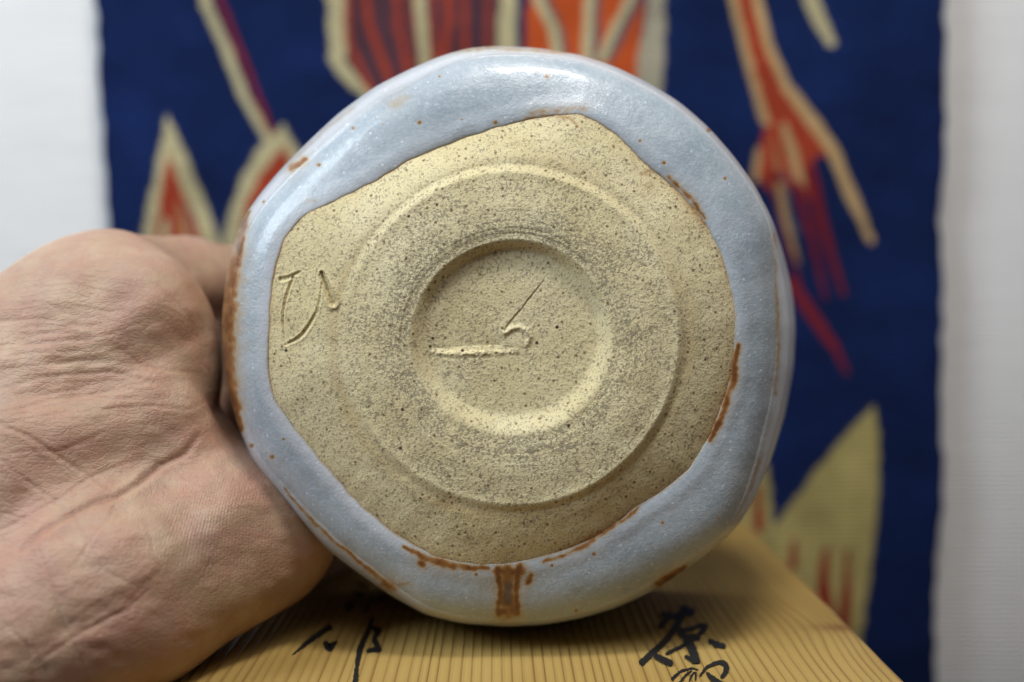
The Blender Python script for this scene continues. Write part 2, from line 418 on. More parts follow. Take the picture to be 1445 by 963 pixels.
    yy = 0.0022*np.sin(PX/170+0.6) + 0.0016*(vnoise(PX, PY*.4, 160, 9)-.5) + 0.0006*(vnoise(PX, PY, 40, 11)-.5)
    P[..., 1] += yy
    V = P.reshape(-1, 3); Vb = V + np.array([0, 0.0009, 0])
    idx = np.arange(NX*NZ).reshape(NZ, NX)
    q = np.stack([idx[:-1, :-1], idx[1:, :-1], idx[1:, 1:], idx[:-1, 1:]], -1).reshape(-1, 4)
    off = NX*NZ; qb = q[:, ::-1]+off
    rim = np.concatenate([idx[0, :], idx[1:, -1], idx[-1, -2::-1], idx[-2:0:-1, 0]]); nx = np.roll(rim, -1)
    qr = np.stack([rim, nx, nx+off, rim+off], -1)
    cols = np.clip(C.reshape(-1, 3), 0, 1)
    org = (0, CLOTH_Y, 0.2)
    o = mesh_np("wall_hanging", np.r_[V, Vb], np.r_[q, qb, qr], M_cloth, cols={"dye": np.r_[cols, cols]}, origin=org)
    o['label'] = "navy blue dyed cloth with cream and red leaf shapes hanging on the white wall"; o['category'] = "wall hanging"
build_hanging()

# ------------------------------------------------------------------ wooden box with inscribed lid
LID_Z = CAM_Z - 0.0862
BOX_C = (0.0005, 0.275)
def build_box():
    yaw = math.radians(0.7)
    root = empty("wooden_box", (BOX_C[0], BOX_C[1], 0.0), "pale straight-grained wooden box with black brush writing on its lid, below the bowl", "box")
    root.rotation_euler = (0, 0, yaw)
    hw, hd = 0.0832, 0.0865
    Rz = np.array(Matrix.Rotation(-yaw, 3, 'Z'))
    def to_local(P): return (P-np.array([BOX_C[0], BOX_C[1], 0])) @ Rz.T
    # lid: a board with eased edges and carved grain, top as a fine grid for stain/knot attributes
    NXg, NYg = 260, 260
    xs = np.linspace(-hw, hw, NXg); ys = np.linspace(-hd, hd, NYg); X, Y = np.meshgrid(xs, ys)
    ed = np.minimum(np.minimum(X+hw, hw-X), np.minimum(Y+hd, hd-Y)); r = 0.0016
    Z = LID_Z - r*(1-np.sqrt(np.clip(1-(1-np.clip(ed/r, 0, 1))**2, 0, 1)))
    kp = to_local(on_plane(np.array([1165., 1188.]), np.array([884., 893.]), 2, LID_Z))
    kx, ky = kp[0, 0], kp[0, 1]
    r2 = ((X-kx)/0.012)**2 + ((Y-ky)/0.016)**2
    knot = np.exp(-r2)*0.30
    stain = np.exp(-(((X-kx-0.004)/0.0075)**2 + ((Y-ky+0.001)/0.0028)**2))*0.75
    stain += 0.30*np.exp(-(((X-kx-0.009)/0.009)**2 + ((Y-ky+0.018)/0.022)**2))
    V = np.stack([X, Y, Z], -1).reshape(-1, 3)
    Vb = np.stack([X, Y, np.full_like(Z, LID_Z-0.010)], -1).reshape(-1, 3)
    idx = np.arange(NXg*NYg).reshape(NYg, NXg)
    q = np.stack([idx[:-1, :-1], idx[:-1, 1:], idx[1:, 1:], idx[1:, :-1]], -1).reshape(-1, 4); off = NXg*NYg
    rim = np.concatenate([idx[0, :], idx[1:, -1], idx[-1, -2::-1], idx[-2:0:-1, 0]]); nx = np.roll(rim, -1)
    qr = np.stack([nx, rim, rim+off, nx+off], -1)
    lid = mesh_np("lid", np.r_[V, Vb], np.r_[q, q[:, ::-1]+off, qr], M_wood, root,
                  attrs={"knot": np.r_[knot.ravel(), knot.ravel()], "stain": np.clip(np.r_[stain.ravel(), stain.ravel()*0], 0, 1)})
    s = hw-0.004; d = hd-0.004; zt = LID_Z-0.0102; th = 0.008
    box_mesh("side_board", (-s, -d, 0.0005), (-s+th, d, zt), M_wood, root, 0.0006)
    box_mesh("side_board", (s-th, -d, 0.0005), (s, d, zt), M_wood, root, 0.0006)
    box_mesh("end_board", (-s+th+.0002, -d, 0.0005), (s-th-.0002, -d+th, zt), M_wood, root, 0.0006)
    box_mesh("end_board", (-s+th+.0002, d-th, 0.0005), (s-th-.0002, d, zt), M_wood, root, 0.0006)
    box_mesh("bottom_board", (-s+th+.0002, -d+th+.0002, 0.0008), (s-th-.0002, d-th-.0002, 0.007), M_wood, root, 0.0006)
    # brush writing: flat ink, each stroke a tapered ribbon on the lid
    def char(strokes, name="ink_character"):
        Vs, Fs, k = [], [], 0
        for si, (pts, wd) in enumerate(strokes):
            pts = np.asarray(pts, float); L = np.r_[0, np.cumsum(np.hypot(*np.diff(pts, axis=0).T))]
            n = max(10, int(L[-1]/1.6)); s_ = np.linspace(0, L[-1], n)
            # smooth the polyline
            X_ = np.interp(s_, L, pts[:, 0]); Y_ = np.interp(s_, L, pts[:, 1])
            kk = max(1, n//10); ker = np.ones(2*kk+1)/(2*kk+1)
            pad = lambda a: np.convolve(np.r_[2*a[0]-a[kk:0:-1], a, 2*a[-1]-a[-2:-kk-2:-1]], ker, 'valid')
            X_ = pad(X_); Y_ = pad(Y_)
            W_ = np.interp(s_/L[-1], np.linspace(0, 1, len(wd)), wd)*0.60
            cap = np.sqrt(np.clip(1-np.clip(1-s_/3.0, 0, 1)**2, 0, 1))*np.sqrt(np.clip(1-np.clip(1-(L[-1]-s_)/3.0, 0, 1)**2, 0, 1))
            W_ = W_*(0.25+0.75*cap) 
            tx = np.gradient(X_); ty = np.gradient(Y_); l = np.hypot(tx, ty)+1e-9; nx_, ny_ = -ty/l, tx/l
            ja = rng.normal(0, 0.35, n); jb = rng.normal(0, 0.35, n)
            A = np.stack([X_+nx_*(W_+ja), Y_+ny_*(W_+ja)], -1); B = np.stack([X_-nx_*(W_+jb), Y_-ny_*(W_+jb)], -1)
            P = np.concatenate([A, B]); W3 = to_local(on_plane(P[:, 0], P[:, 1], 2, LID_Z+0.00012+0.00003*si))
            Vs.append(W3); i = np.arange(n-1); Fs.append(np.stack([k+i, k+i+1, k+n+i+1, k+n+i], -1)); k += 2*n
        V = np.concatenate(Vs); Fq = np.concatenate(Fs)
        V[:, 1] = np.maximum(V[:, 1], -hd+0.001)
        mesh_np(name, V, Fq, M_ink, lid, smooth=False)
    z = lambda pts: [(720+x/2.491, 680+y/2.491) for x, y in pts]
    g = lambda pts: [(300+x/3.141, 680+y/3.141) for x, y in pts]
    char([(z([(528, 462), (560, 478), (610, 462), (650, 452)]), [7, 6, 7, 8]),
          (z([(600, 436), (622, 455), (640, 475)]), [7, 9, 5]),
          (z([(562, 455), (545, 490), (522, 515)]), [6, 7, 6]),
          (z([(612, 450), (590, 500), (545, 560), (500, 600), (455, 642)]), [9, 8, 7, 7, 7.5]),
          (z([(585, 520), (630, 520), (665, 505), (694, 508)]), [4, 5, 5, 7]),
          (z([(690, 510), (655, 545), (600, 580), (545, 606)]), [6, 5, 4, 4]),
          (z([(590, 525), (625, 550), (650, 545), (668, 552)]), [8, 8, 9, 5]),
          (z([(615, 545), (640, 590), (655, 632)]), [9, 11, 9]),
          (z([(612, 612), (650, 632), (668, 628)]), [4, 6, 5]),
          (z([(505, 608), (535, 625), (572, 640)]), [7, 8, 7]),
          (z([(695, 556), (722, 570), (758, 578)]), [5, 7, 5])])
    char([(z([(566, 697), (600, 665), (640, 655), (662, 662)]), [5, 3, 3, 2]),
          (z([(600, 700), (625, 672), (640, 665)]), [2, 3, 2]),
          (z([(628, 705), (642, 672), (655, 668), (650, 700)]), [2, 2.5, 2]),
          (z([(610, 690), (590, 712)]), [3, 2]),
          (z([(665, 685), (690, 650), (735, 632), (760, 640), (762, 665), (740, 690)]), [2, 3, 4.5, 6.5, 6.5, 4]),
          (z([(690, 670), (705, 688), (735, 706), (760, 716)]), [4, 6, 6, 3])])
    char([(g([(530, 640), (490, 660), (420, 712), (352, 768)]), [7.4, 6.8, 5.4, 1.1]),
          (g([(495, 706), (515, 738), (552, 706)]), [5.4, 9.5, 2.7]),
          (g([(712, 596), (690, 660), (655, 730), (640, 810), (630, 910)]), [4.1, 6.1, 6.8, 4.7, 8.1]),
          (g([(705, 650), (742, 655), (715, 695), (735, 735), (742, 752)]), [4.1, 6.8, 5.4, 6.8, 5.4]),
          (g([(745, 742), (715, 742), (682, 752)]), [8.1, 5.4, 4.1])])
    char([(g([(622, 486), (668, 502)]), [6, 8]), (g([(585, 564), (622, 543)]), [9, 8]),
          (g([(725, 535), (745, 515), (768, 512)]), [5, 6, 3]), (g([(712, 505), (690, 550), (668, 580)]), [4, 3.5, 2]),
          (g([(640, 450), (690, 470)]), [4, 4])])
build_box()

# ------------------------------------------------------------------ tea bowl
BC = (722.0, 478.0); D0 = 0.2150
OUT = [(660,68),(700,65),(760,68),(820,78),(870,95),(920,120),(960,145),(1000,180),(1035,220),(1065,262),(1090,310),(1106,360),(1118,410),(1123,460),(1120,520),(1108,585),(1088,650),(1065,705),(1040,745),(1000,780),(960,810),(920,835),(870,858),(820,873),(770,882),(715,885),(650,880),(600,868),(550,840),(500,805),(460,775),(420,735),(385,690),(355,650),(335,600),(322,550),(315,500),(313,450),(318,400),(328,350),(345,305),(370,270),(400,235),(440,195),(480,158),(530,122),(580,97),(620,80)]
GLZ = [(820,160),(850,175),(880,200),(915,235),(950,262),(975,290),(1000,320),(1015,350),(1028,390),(1037,430),(1038,480),(1033,530),(1018,575),(1000,620),(975,660),(940,690),(900,715),(860,745),(820,770),(770,785),(715,797),(660,797),(610,785),(575,765),(540,740),(505,710),(470,670),(440,635),(410,600),(385,560),(378,520),(379,470),(382,420),(389,370),(402,332),(430,302),(480,280),(530,255),(580,225),(640,200),(700,180),(760,165)]
NT_ = 1536
TH = np.linspace(-math.pi, math.pi, NT_, endpoint=False)     # image angle, y down
def polar(poly, sig):
    p = np.asarray(poly, float)-BC; pts = np.r_[p, p[:1]]
    den = np.concatenate([np.linspace(pts[i], pts[i+1], 40, endpoint=False) for i in range(len(p))])
    a = np.arctan2(den[:, 1], den[:, 0]); r = np.hypot(*den.T); o = np.argsort(a); a, r = a[o], r[o]
    out = np.interp(TH, np.r_[a-2*math.pi, a, a+2*math.pi], np.r_[r, r, r])
    n = int(sig*4)+1; k = np.exp(-0.5*(np.arange(-n, n+1)/sig)**2); k /= k.sum()
    return np.convolve(np.r_[out[-n:], out, out[:n]], k, 'valid')
S = polar(OUT, 6); B = polar(GLZ, 7)
def perlin1(th, n, seed, amp):
    r = np.random.default_rng(seed); o = 0
    for k in range(n[0], n[1]): o = o + r.normal()*np.sin(k*th+r.random()*6.28)/math.sqrt(k)
    return o*amp
B += perlin1(TH, (12, 70), 2, 0.55)
deg = np.degrees(TH)
CW = np.interp(deg, [-180,-165,-150,-132,-115,-100,-85,-60,-40,-28,-24,-12,0,12,22,32,42,60,75,90,108,122,138,150,165,180],
                    [ 12,  13,  17,  24,  24,  16, 12,  12, 10,  8,  8, 26,27,26,24,18,10,14,10, 9,12,19,22,15,12,12]).astype(float)
kk = np.ones(25)/25; CW = np.convolve(np.r_[CW[-12:], CW, CW[:12]], kk, 'valid')
CR = S - CW
FOOT_R = 238 + perlin1(TH, (2, 7), 5, 1.4)
WELL_R = 143 + 4.0*np.cos(2*TH+math.pi)*-0.5 + perlin1(TH, (2, 9), 6, 0.6)

def base_depth(rho, th, X, Y, fr, wr, br):
    """depth in mm away from the camera relative to the foot ring, clay part"""
    dg = np.degrees(th)
    # well: floor at 4.2 mm, wall steep above and drawn out below
    low = 0.5+0.5*np.sin(th)           # 1 at the bottom of the picture
    lo = wr - (17 + 20*low); 
    k = smoothstep(0, 1, np.clip((rho-lo)/(wr-lo), 0, 1))
    floor = 3.0 - 0.5*(rho/140)**2
    z = floor*(1-k) + 0.35*k
    # bevelled inner lip of the ring then its flat
    ring = 0.35*(1-smoothstep(0, 20, rho-wr)) + 0.75*smoothstep(0.25, 1.0, (rho-wr-20)/(fr-wr-20))
    z = np.where(rho > wr, ring, z)
    # throwing grooves
    for off, wd, dp in ((9, 1.2, 0.13), (14, 1.0, 0.10), (24, 1.3, 0.12), (37, 1.2, 0.05), (60, 2.5, 0.05), (82, 1.5, 0.05)):
        amp = 0.6*dp*(0.15+0.95*vnoise(dg+500, dg*0+off*9, 38, int(off)))
        z = z + amp*np.exp(-((rho-wr-off+2.0*np.sin(th+off))/wd)**2)
        z = z - 0.5*amp*np.exp(-((rho-wr-off+2.0*np.sin(th+off)-2.6)/1.8)**2)
    # raised bead at the ring's outer edge and the step down
    left = np.exp(-((np.abs(dg)-180)/42)**2)
    stp = 1.2*(1-0.75*left)*(0.75+0.5*vnoise(dg+700, dg*0, 31, 77))
    z = z - 0.04*(1-left)*np.exp(-((rho-fr+5)/5)**2)
    z = z + stp*smoothstep(-5, 10, rho-fr)
    z = z - 0.10*(1-left)*np.exp(-((rho-fr-20)/8)**2)
    # outer slope to the glaze line
    t = np.clip((rho-fr-10)/np.maximum(br-fr-10, 1), 0, 1.2)
    z = z + 3.6*t**1.35
    z = z + 0.55*(vnoise(X+900, Y+900, 75, 21)-.5)*smoothstep(200, 260, rho) + 0.16*(vnoise(X+900, Y+900, 22, 22)-.5)
    z = z + 0.05*(vnoise(X+900, Y+900, 6, 23)-.5)
    return z
def marks(X, Y, z):
    # spiral trimming mark in the well
    c = (716., 486.); dx, dy = X-c[0], Y-c[1]; r = np.hypot(dx, dy)
    a = np.degrees(np.arctan2(-dy, dx)) % 360                      # counter-clockwise, 0 right
    a_edge = np.interp(r, [0, 20, 36, 53, 86, 113, 140], [112, 101, 80, 69, 62.5, 60, 59])
    fade = (1-smoothstep(82, 118, r))
    # from the fine edge (54 deg) round to the ledge (about 183 deg) the floor drops; past the ledge it stands proud
    ledge = 183.0 + 3.0*(vnoise(X, Y, 9, 31)-.5)
    sec = (a-a_edge)/(ledge-a_edge)
    w_l = np.clip((a-ledge)*np.radians(1)*np.maximum(r, 6)/9.0, 0, 1)   # width of the ledge in px
    up = (a > a_edge) & (a <= ledge)
    h1 = np.where(up, -0.16 + 0.60*np.clip(sec, 0, 1), 0)                 # deeper
    past = a > ledge
    h2 = np.where(past, 0.44*(1-w_l) - 0.42*w_l*np.exp(-(a-ledge)/34.0) , 0)
    h = h1 + h2
    # fine edge: floor right of it sits lower than left of it
    e1 = np.where(up, -0.0*np.exp(-(a-a_edge)/34.0), 0)
    z = z + (h+e1-0.0)*fade*smoothstep(2, 16, r)
    d, t = seg_dist(X, Y, [(712, 470), (722, 464), (733, 462), (743, 467), (748, 476), (744, 487)])
    z = z - 0.36*np.exp(-(d/3.6)**2)*(0.6+0.8*vnoise(X, Y, 5, 35))
    d, t = seg_dist(X, Y, [(612, 492), (640, 494), (690, 494), (722, 492)])
    z = z + 0.08*np.exp(-(d/3.5)**2)*(0.6+0.8*vnoise(X, Y, 4, 33))
    d, t = seg_dist(X, Y, [(611, 497), (640, 500), (690, 499), (728, 496)])
    z = z - 0.26*np.exp(-(d/3.2)**2)*(vnoise(X, Y, 3.2, 32)**1.5) + 0.10*np.exp(-((d-6)/2.5)**2)*vnoise(X, Y, 4, 36)
    d, t = seg_dist(X, Y, [(712, 466), (735, 437), (756, 410), (773, 388)])
    z = z + 0.12*np.exp(-(d/2.2)**2)*(1-0.8*t)*(0.6+0.8*vnoise(X, Y, 5, 34))
    # potter's mark cut with a stick
    z_ = lambda pts: [(360+x/6.02, 350+y/6.02) for x, y in pts]
    def cut(pts, wd, dep):
        nonlocal z
        d, t = seg_dist(X, Y, z_(pts)); W = np.interp(t, np.linspace(0, 1, len(wd)), wd); Dp = np.interp(t, np.linspace(0, 1, len(dep)), dep)
        Dp = Dp*0.85; z = z + Dp*np.exp(-(d/W)**4*0.9) - Dp*0.30*np.exp(-((d-W*1.75)/(W*0.6))**2)
    cut([(222, 268), (262, 262), (310, 245), (385, 202)], [3.2, 2.6, 2.4, 1.6], [0.5, 0.42, 0.5, 0.25])
    cut([(325, 255), (290, 340), (262, 430), (240, 540), (238, 650), (262, 800)], [2.1, 2.0, 1.9, 1.8, 1.8, 1.7], [0.5, 0.6, 0.52, 0.48, 0.42, 0.3])
    cut([(262, 822), (340, 785), (400, 742), (460, 660), (525, 545), (553, 430), (568, 310)], [1.8, 2.5, 2.6, 2.3, 2.0, 1.7, 1.6], [0.3, 0.5, 0.5, 0.45, 0.42, 0.32, 0.25])
    cut([(566, 212), (610, 330), (660, 460)], [2.4, 4.4, 4.8], [0.75, 1.15, 1.15])
    return z
def lines_mask(X, Y, items):
    m = np.zeros(X.shape)
    for pts, wd, a in items:
        if len(pts) == 1: d = np.hypot(X-pts[0][0], Y-pts[0][1]); t = 0*d
        else: d, t = seg_dist(X, Y, pts)
        W = np.interp(t, np.linspace(0, 1, len(wd)), wd); m = np.maximum(m, a*(0.62*np.exp(-(d/W)**2)+0.38*np.exp(-(d/(2.6*W))**1.5)))
    return m

RH_IN = np.linspace(0, 1, 120)**0.95
rows = []
def grid_rows(r0, r1, n, inc0=False):
    s = np.linspace(0, 1, n+1)[(0 if inc0 else 1):]
    return r0[None]*(1-s[:, None]) + r1[None]*s[:, None]
def facet(th):
    """uneven hand-carved shoulder"""
    return perlin1(th, (3, 9), 12, 1.0)
def surf(rho):
    """rho: rows x NT pixel radius at the reference plane -> X,Y (px), z mm"""
    th = np.broadcast_to(TH, rho.shape); X = BC[0]+rho*np.cos(th); Y = BC[1]+rho*np.sin(th)
    return th, X, Y
bB = np.broadcast_to
def clay_z(rho):
    th, X, Y = surf(rho); z = base_depth(rho, th, X, Y, bB(FOOT_R, rho.shape), bB(WELL_R, rho.shape), bB(B, rho.shape)); return X, Y, marks(X, Y, z)
Rw = grid_rows(np.full(NT_, 0.6), WELL_R+3, 120, True)
Rf = grid_rows(WELL_R+3, FOOT_R+2, 80, True)
Rb = grid_rows(FOOT_R+2, B+2.0, 95, True)
zB = clay_z(B[None])[2][0]
zBs = np.convolve(np.r_[zB[-30:], zB, zB[:30]], np.ones(61)/61, 'valid')
SHz = 10.6 + 0.8*facet(TH)                      # depth of the shoulder crest
def glaze_z(rho):
    th, X, Y = surf(rho); t = (rho-B)/(CR-B)
    z = zBs*(1-t) + SHz*t + 2.6*(np.clip(t,0,1)**6 - t) + (-0.2)*np.sin(np.clip(t, 0, 1)*math.pi)
    lip = 0.55*np.sqrt(np.clip(1-(1-np.clip((rho-B+1.5)/11, 0, 1))**2, 0, 1))
    pool = 0.22*np.exp(-((rho-B-16)/10)**2)
    z = z - lip - pool*(0.6+0.6*vnoise(X+900, Y+900, 40, 44)) + 0.15
    z = z + 0.7*(vnoise(X+900, Y+900, 95, 41)-.5)*np.sin(np.clip(t, 0, 1)*math.pi) + 0.08*(vnoise(X+900, Y+900, 26, 42)-.5)
    z = z + 0.05*(vnoise(X+900, Y+900, 9, 43)-.5)
    return X, Y, z
Rg = grid_rows(B-1.0, CR, 80, True)
zC = glaze_z(CR[None])[2][0]

def P_of(X, Y, z): return unproj(X, Y, D0 + z/1000.0)
bowl_loc = unproj(BC[0], BC[1], D0+0.03)
bowl = empty("tea_bowl", tuple(bowl_loc), "pale blue glazed stoneware tea bowl, its bare speckled clay foot turned to the viewer", "tea bowl")
def quads(nr, wrap=NT_, base=0):
    i = np.arange(nr-1)[:, None]*wrap; j = np.arange(wrap)[None]; j1 = (j+1) % wrap
    return (np.stack([i+j, i+j1, i+wrap+j1, i+wrap+j], -1).reshape(-1, 4)+base)[:, ::-1]
def bowl_part(name, X, Y, z, mat, attrs, label=None):
    P = P_of(X, Y, z).reshape(-1, 3)
    o = mesh_np(name, P, quads(X.shape[0]), mat, bowl, attrs={k: np.ascontiguousarray(np.broadcast_to(v, X.shape)).ravel() for k, v in attrs.items()}, origin=bowl_loc)
    if label: o['label'] = label
    return o
RUST_CLAY = [([(560,752),(600,782),(650,797)], [2, 3], .6), ([(1040,485),(1034,530),(1018,580),(1000,622)], [3, 4.5, 5, 3], .95), ([(900,715),(860,745),(780,785)], [2.5, 3.5, 3], .8),
             ([(935,246),(962,272),(985,302),(1000,322)], [3, 5, 5, 3], .85), ([(905,246),(925,240),(938,246)], [3, 4, 4], .55), ([(780,162),(805,168),(815,178)], [3, 2.5, 1], .7),
             ([(1015,350),(1028,395)], [2, 2], .5), ([(915,262)], [6], .35)]
def clay_attrs(X, Y):
    rho = np.hypot(X-BC[0], Y-BC[1]); th = np.arctan2(Y-BC[1], X-BC[0])
    bb = np.interp(th, TH, B, period=2*math.pi); ff = np.interp(th, TH, FOOT_R, period=2*math.pi); ww = np.interp(th, TH, WELL_R, period=2*math.pi)
    n = vnoise(X+900, Y+900, 30, 51)
    grey = 0.50*smoothstep(-8, 4, rho-ww)*(1-smoothstep(12, 50, rho-ww)) + 0.28*smoothstep(-4, 10, rho-ww)*(1-smoothstep(-14, 2, rho-ff))
    grey = grey*(0.55+0.8*n) + 0.30*(0.5+0.8*n)
    edge_th = np.clip(0.35+0.75*vnoise(np.degrees(th)+400, 0*th, 13, 52), 0, 1)
    rust = 0.50*edge_th*np.exp(-((bb-rho)/2.2)**2)
    rust = np.maximum(rust, lines_mask(X, Y, RUST_CLAY))
    low = 0.5+0.5*np.sin(th)
    blush_shade = 0.55*np.exp(-((rho-ff-14)/9)**2)*(0.15+0.85*low)*(0.5+0.7*n) + 0.25*np.exp(-((bb-rho)/14)**2)*(0.3+low*0.7) + 0.18*low*(rho > ff)*n  # shade under the foot step and low on the base painted as brown
    blush_shade = blush_shade + 0.30*lines_mask(X, Y, [([(760, 222), (820, 232), (860, 250)], [10, 8], .6), ([(330+250, 460), (585, 520)], [10, 14], .5)])
    return {"grey": np.clip(grey, 0, 1), "rust": np.clip(rust, 0, 1), "blush_shade": np.clip(blush_shade, 0, 1)}
for nm, rr in (("foot_well", Rw), ("foot_ring", Rf), ("clay_base", Rb)):
    X, Y, z = clay_z(rr); bowl_part(nm, X, Y, z, M_clay, clay_attrs(X, Y))
RUST_GL = [([(570,772),(600,788),(640,800),(690,802)], [2, 6, 5, 3], .75), ([(596,795)], [5], .8), ([(703,803),(706,830),(704,866)], [5, 3.6, 4], 1.0), ([(733,800),(728,830),(730,864)], [5, 3.6, 4], 1.0),
           ([(706,864),(727,863)], [6, 6], 1.0), ([(700,806),(716,808),(736,806)], [5, 9, 6], .9), ([(748,812),(744,822)], [4, 4], .85), ([(765,794),(820,774),(860,746),(905,714)], [3, 4, 4, 2], .65),
           ([(716,808),(716,862)], [12, 12], .85),
           ([(1041,488),(1036,532),(1021,580),(1003,622)], [3, 5, 5, 3], .95), ([(945,250),(972,276),(996,308)], [3, 4, 2], .6),
           ([(346,310),(332,370),(322,440),(320,510),(327,562),(341,606)], [4, 8, 11, 11, 9, 4], .92), ([(352,300),(338,322)], [2, 5], .7),
           ([(402,690),(440,735),(480,770),(520,803),(555,830)], [1.5, 2.4, 2.6, 3, 6], .62), ([(545,826)], [8], .7), ([(560,826),(575,824)], [3, 3], .4),
           ([(930,824),(950,812),(968,800)], [6, 6, 3], .9), ([(411,238),(430,226)], [5.5, 4.5], .72), ([(556,146),(572,138)], [8, 7], .30),
           ([(750,160),(790,155),(825,152)], [6, 6, 4], .35), ([(740,168),(800,160)], [3, 3], .45), ([(430,282),(445,284)],[3,2],.25), ([(640,72),(690,68),(800,74)], [4,4,3], .35),
           ([(1092,330),(1096,420),(1099,490),(1094,556)], [3, 2.5, 3, 3], .45), ([(1076,640),(1060,690)], [3, 3], .35), ([(500,150),(460,182),(420,222)], [2,2,2], .3)]
DOTS = [(450,233,3), (498,181,2.5), (592,173,3.5), (699,173,4), (772,108,3.5), (937,230,3), (903,199,2.6), (1023,252,3), (355,629,3.5), (384,645,3.5), (672,811,3), (779,798,2.8), (838,782,3), (813,862,3), (336,352,3), (1000,184,3),
        (748,100,1.8), (935,738,3), (372,285,2.4), (400,620,2), (455,300,1.8), (620,108,1.8), (850,700,2)]
gx = rng.uniform(320, 1120, 46); gy = rng.uniform(70, 880, 46)
DOTS += [(a, b, rng.uniform(0.8, 1.5)) for a, b in zip(gx[:26], gy[:26])]
def glaze_attrs(X, Y, strip_rows=None):
    rho = np.hypot(X-BC[0], Y-BC[1]); th = np.arctan2(Y-BC[1], X-BC[0])
    bb = np.interp(th, TH, B, period=2*math.pi); cc = np.interp(th, TH, CR, period=2*math.pi)
    wn = 1+0.6*(vnoise(X+900, Y+900, 7, 61)-.5)
    Xn = X + 3*(vnoise(X+900, Y+900, 16, 62)-.5)+2*(vnoise(X+900, Y+900, 5, 64)-.5); Yn = Y + 3*(vnoise(X+900, Y+900, 16, 63)-.5)+2*(vnoise(X+900, Y+900, 5, 65)-.5)
    rust = lines_mask(Xn, Yn, RUST_GL)*wn
    rust = np.maximum(rust, 0.42*np.exp(-((rho-bb)/2.2)**2)*np.clip(0.3+0.8*vnoise(np.degrees(th)+400, 0*th, 13, 52), 0, 1))
    for x, y, r in DOTS:
        m = (np.abs(X-x) < 12) & (np.abs(Y-y) < 12)
        if m.any():
            rust[m] = np.maximum(rust[m], 0.72*np.exp(-(np.hypot((X[m]-x)*(0.85+0.3*((x*7.3)%1)), Y[m]-y)/r)**2.4))
    d, t = seg_dist(Xn, Yn, [(717, 826), (716, 848)]); dark = 0.85*np.exp(-(d/6.5)**4)
    dg = np.degrees(th)
    pool = 0.75*np.exp(-((np.abs(dg)-180)/60)**2) + 0.6*np.exp(-((dg-140)/35)**2) + 0.25
    strip = smoothstep(-3, 6, rho-cc)*0.6*(1-np.clip(rust*2, 0, 1))
    return {"edge": np.clip((rho-bb)/np.maximum(cc-bb, 10), 0, 1), "rust": np.clip(rust, 0, 1), "dark": dark*0.8, "pool": np.clip(pool, 0, 1)*0.9, "strip": strip}
X, Y, z = glaze_z(Rg)
# shoulder and outer wall join the same glazed skin
s = np.linspace(0, 1, 34)[1:]
right = np.exp(-((deg-2)/24.0)**4)
Rs = CR[None] + (S-CR)[None]*np.sin(s[:, None]*math.pi/2)**(0.9)
Zs = zC[None] + (10.0+20.0*right)[None]*(1-np.cos(s[:, None]*math.pi/2))**1.0 + (2.0)*s[:, None]
RIM = 0.945*S
s2 = np.linspace(0, 1, 30)[1:]
zE = Zs[-1]; Z2 = zE[None] + (60.0-zE)[None]*s2[:, None]
R2 = S[None]*(1-s2[:, None]**1.3) + RIM[None]*s2[:, None]**1.3
# rounded rim, then down the inside
s3 = np.linspace(0, 1, 10)[1:]
def cyl(Rpx, z): return Rpx*(D0+z/1000)/D0      # px radius at the reference plane for that depth
rr = np.concatenate([Rg, Rs, R2]); zz = np.concatenate([z, Zs, Z2])
th = np.broadcast_to(TH, rr.shape); XX = BC[0]+rr*np.cos(th); YY = BC[1]+rr*np.sin(th)
bowl_part("glaze_coat", XX, YY, zz, M_glaze, glaze_attrs(XX, YY))
# inside of the bowl, an open hollow with a rounded lip (in real millimetres)
mm = F*0.001/D0                                 # px per mm at the reference plane
def ring(dist_mm_from_axis, zmm):               # rows given in mm -> px radius at own depth
    return dist_mm_from_axis*F/(D0*1000+zmm)
rim_mm = RIM*(D0*1000+60)/F
rows_r, rows_z = [], []
for a in np.linspace(0, math.pi, 9): rows_r.append(rim_mm-2.2+2.2*np.cos(a)); rows_z.append(60+2.2*np.sin(a)+0*rim_mm)
for t_ in np.linspace(0, 1, 26)[1:]:
    k = math.cos(t_*math.pi/2)**0.55
    rows_r.append((rim_mm-4.4)*max(k, 0.012)*(1-0.12*math.sin(t_*math.pi))); rows_z.append((60-44*math.sin(t_*math.pi/2)**1.3)+0*rim_mm)
rm = np.array(rows_r); zm = np.array(rows_z); rp = rm*F/(D0*1000+zm); th = np.broadcast_to(TH, rp.shape)
step = 4; rp, zm, th = rp[:, ::step], zm[:, ::step], th[:, ::step]
P = P_of(BC[0]+rp*np.cos(th), BC[1]+rp*np.sin(th), zm).reshape(-1, 3)
mesh_np("inner_wall", P, quads(rp.shape[0], NT_//step), M_inner, bowl, origin=bowl_loc)

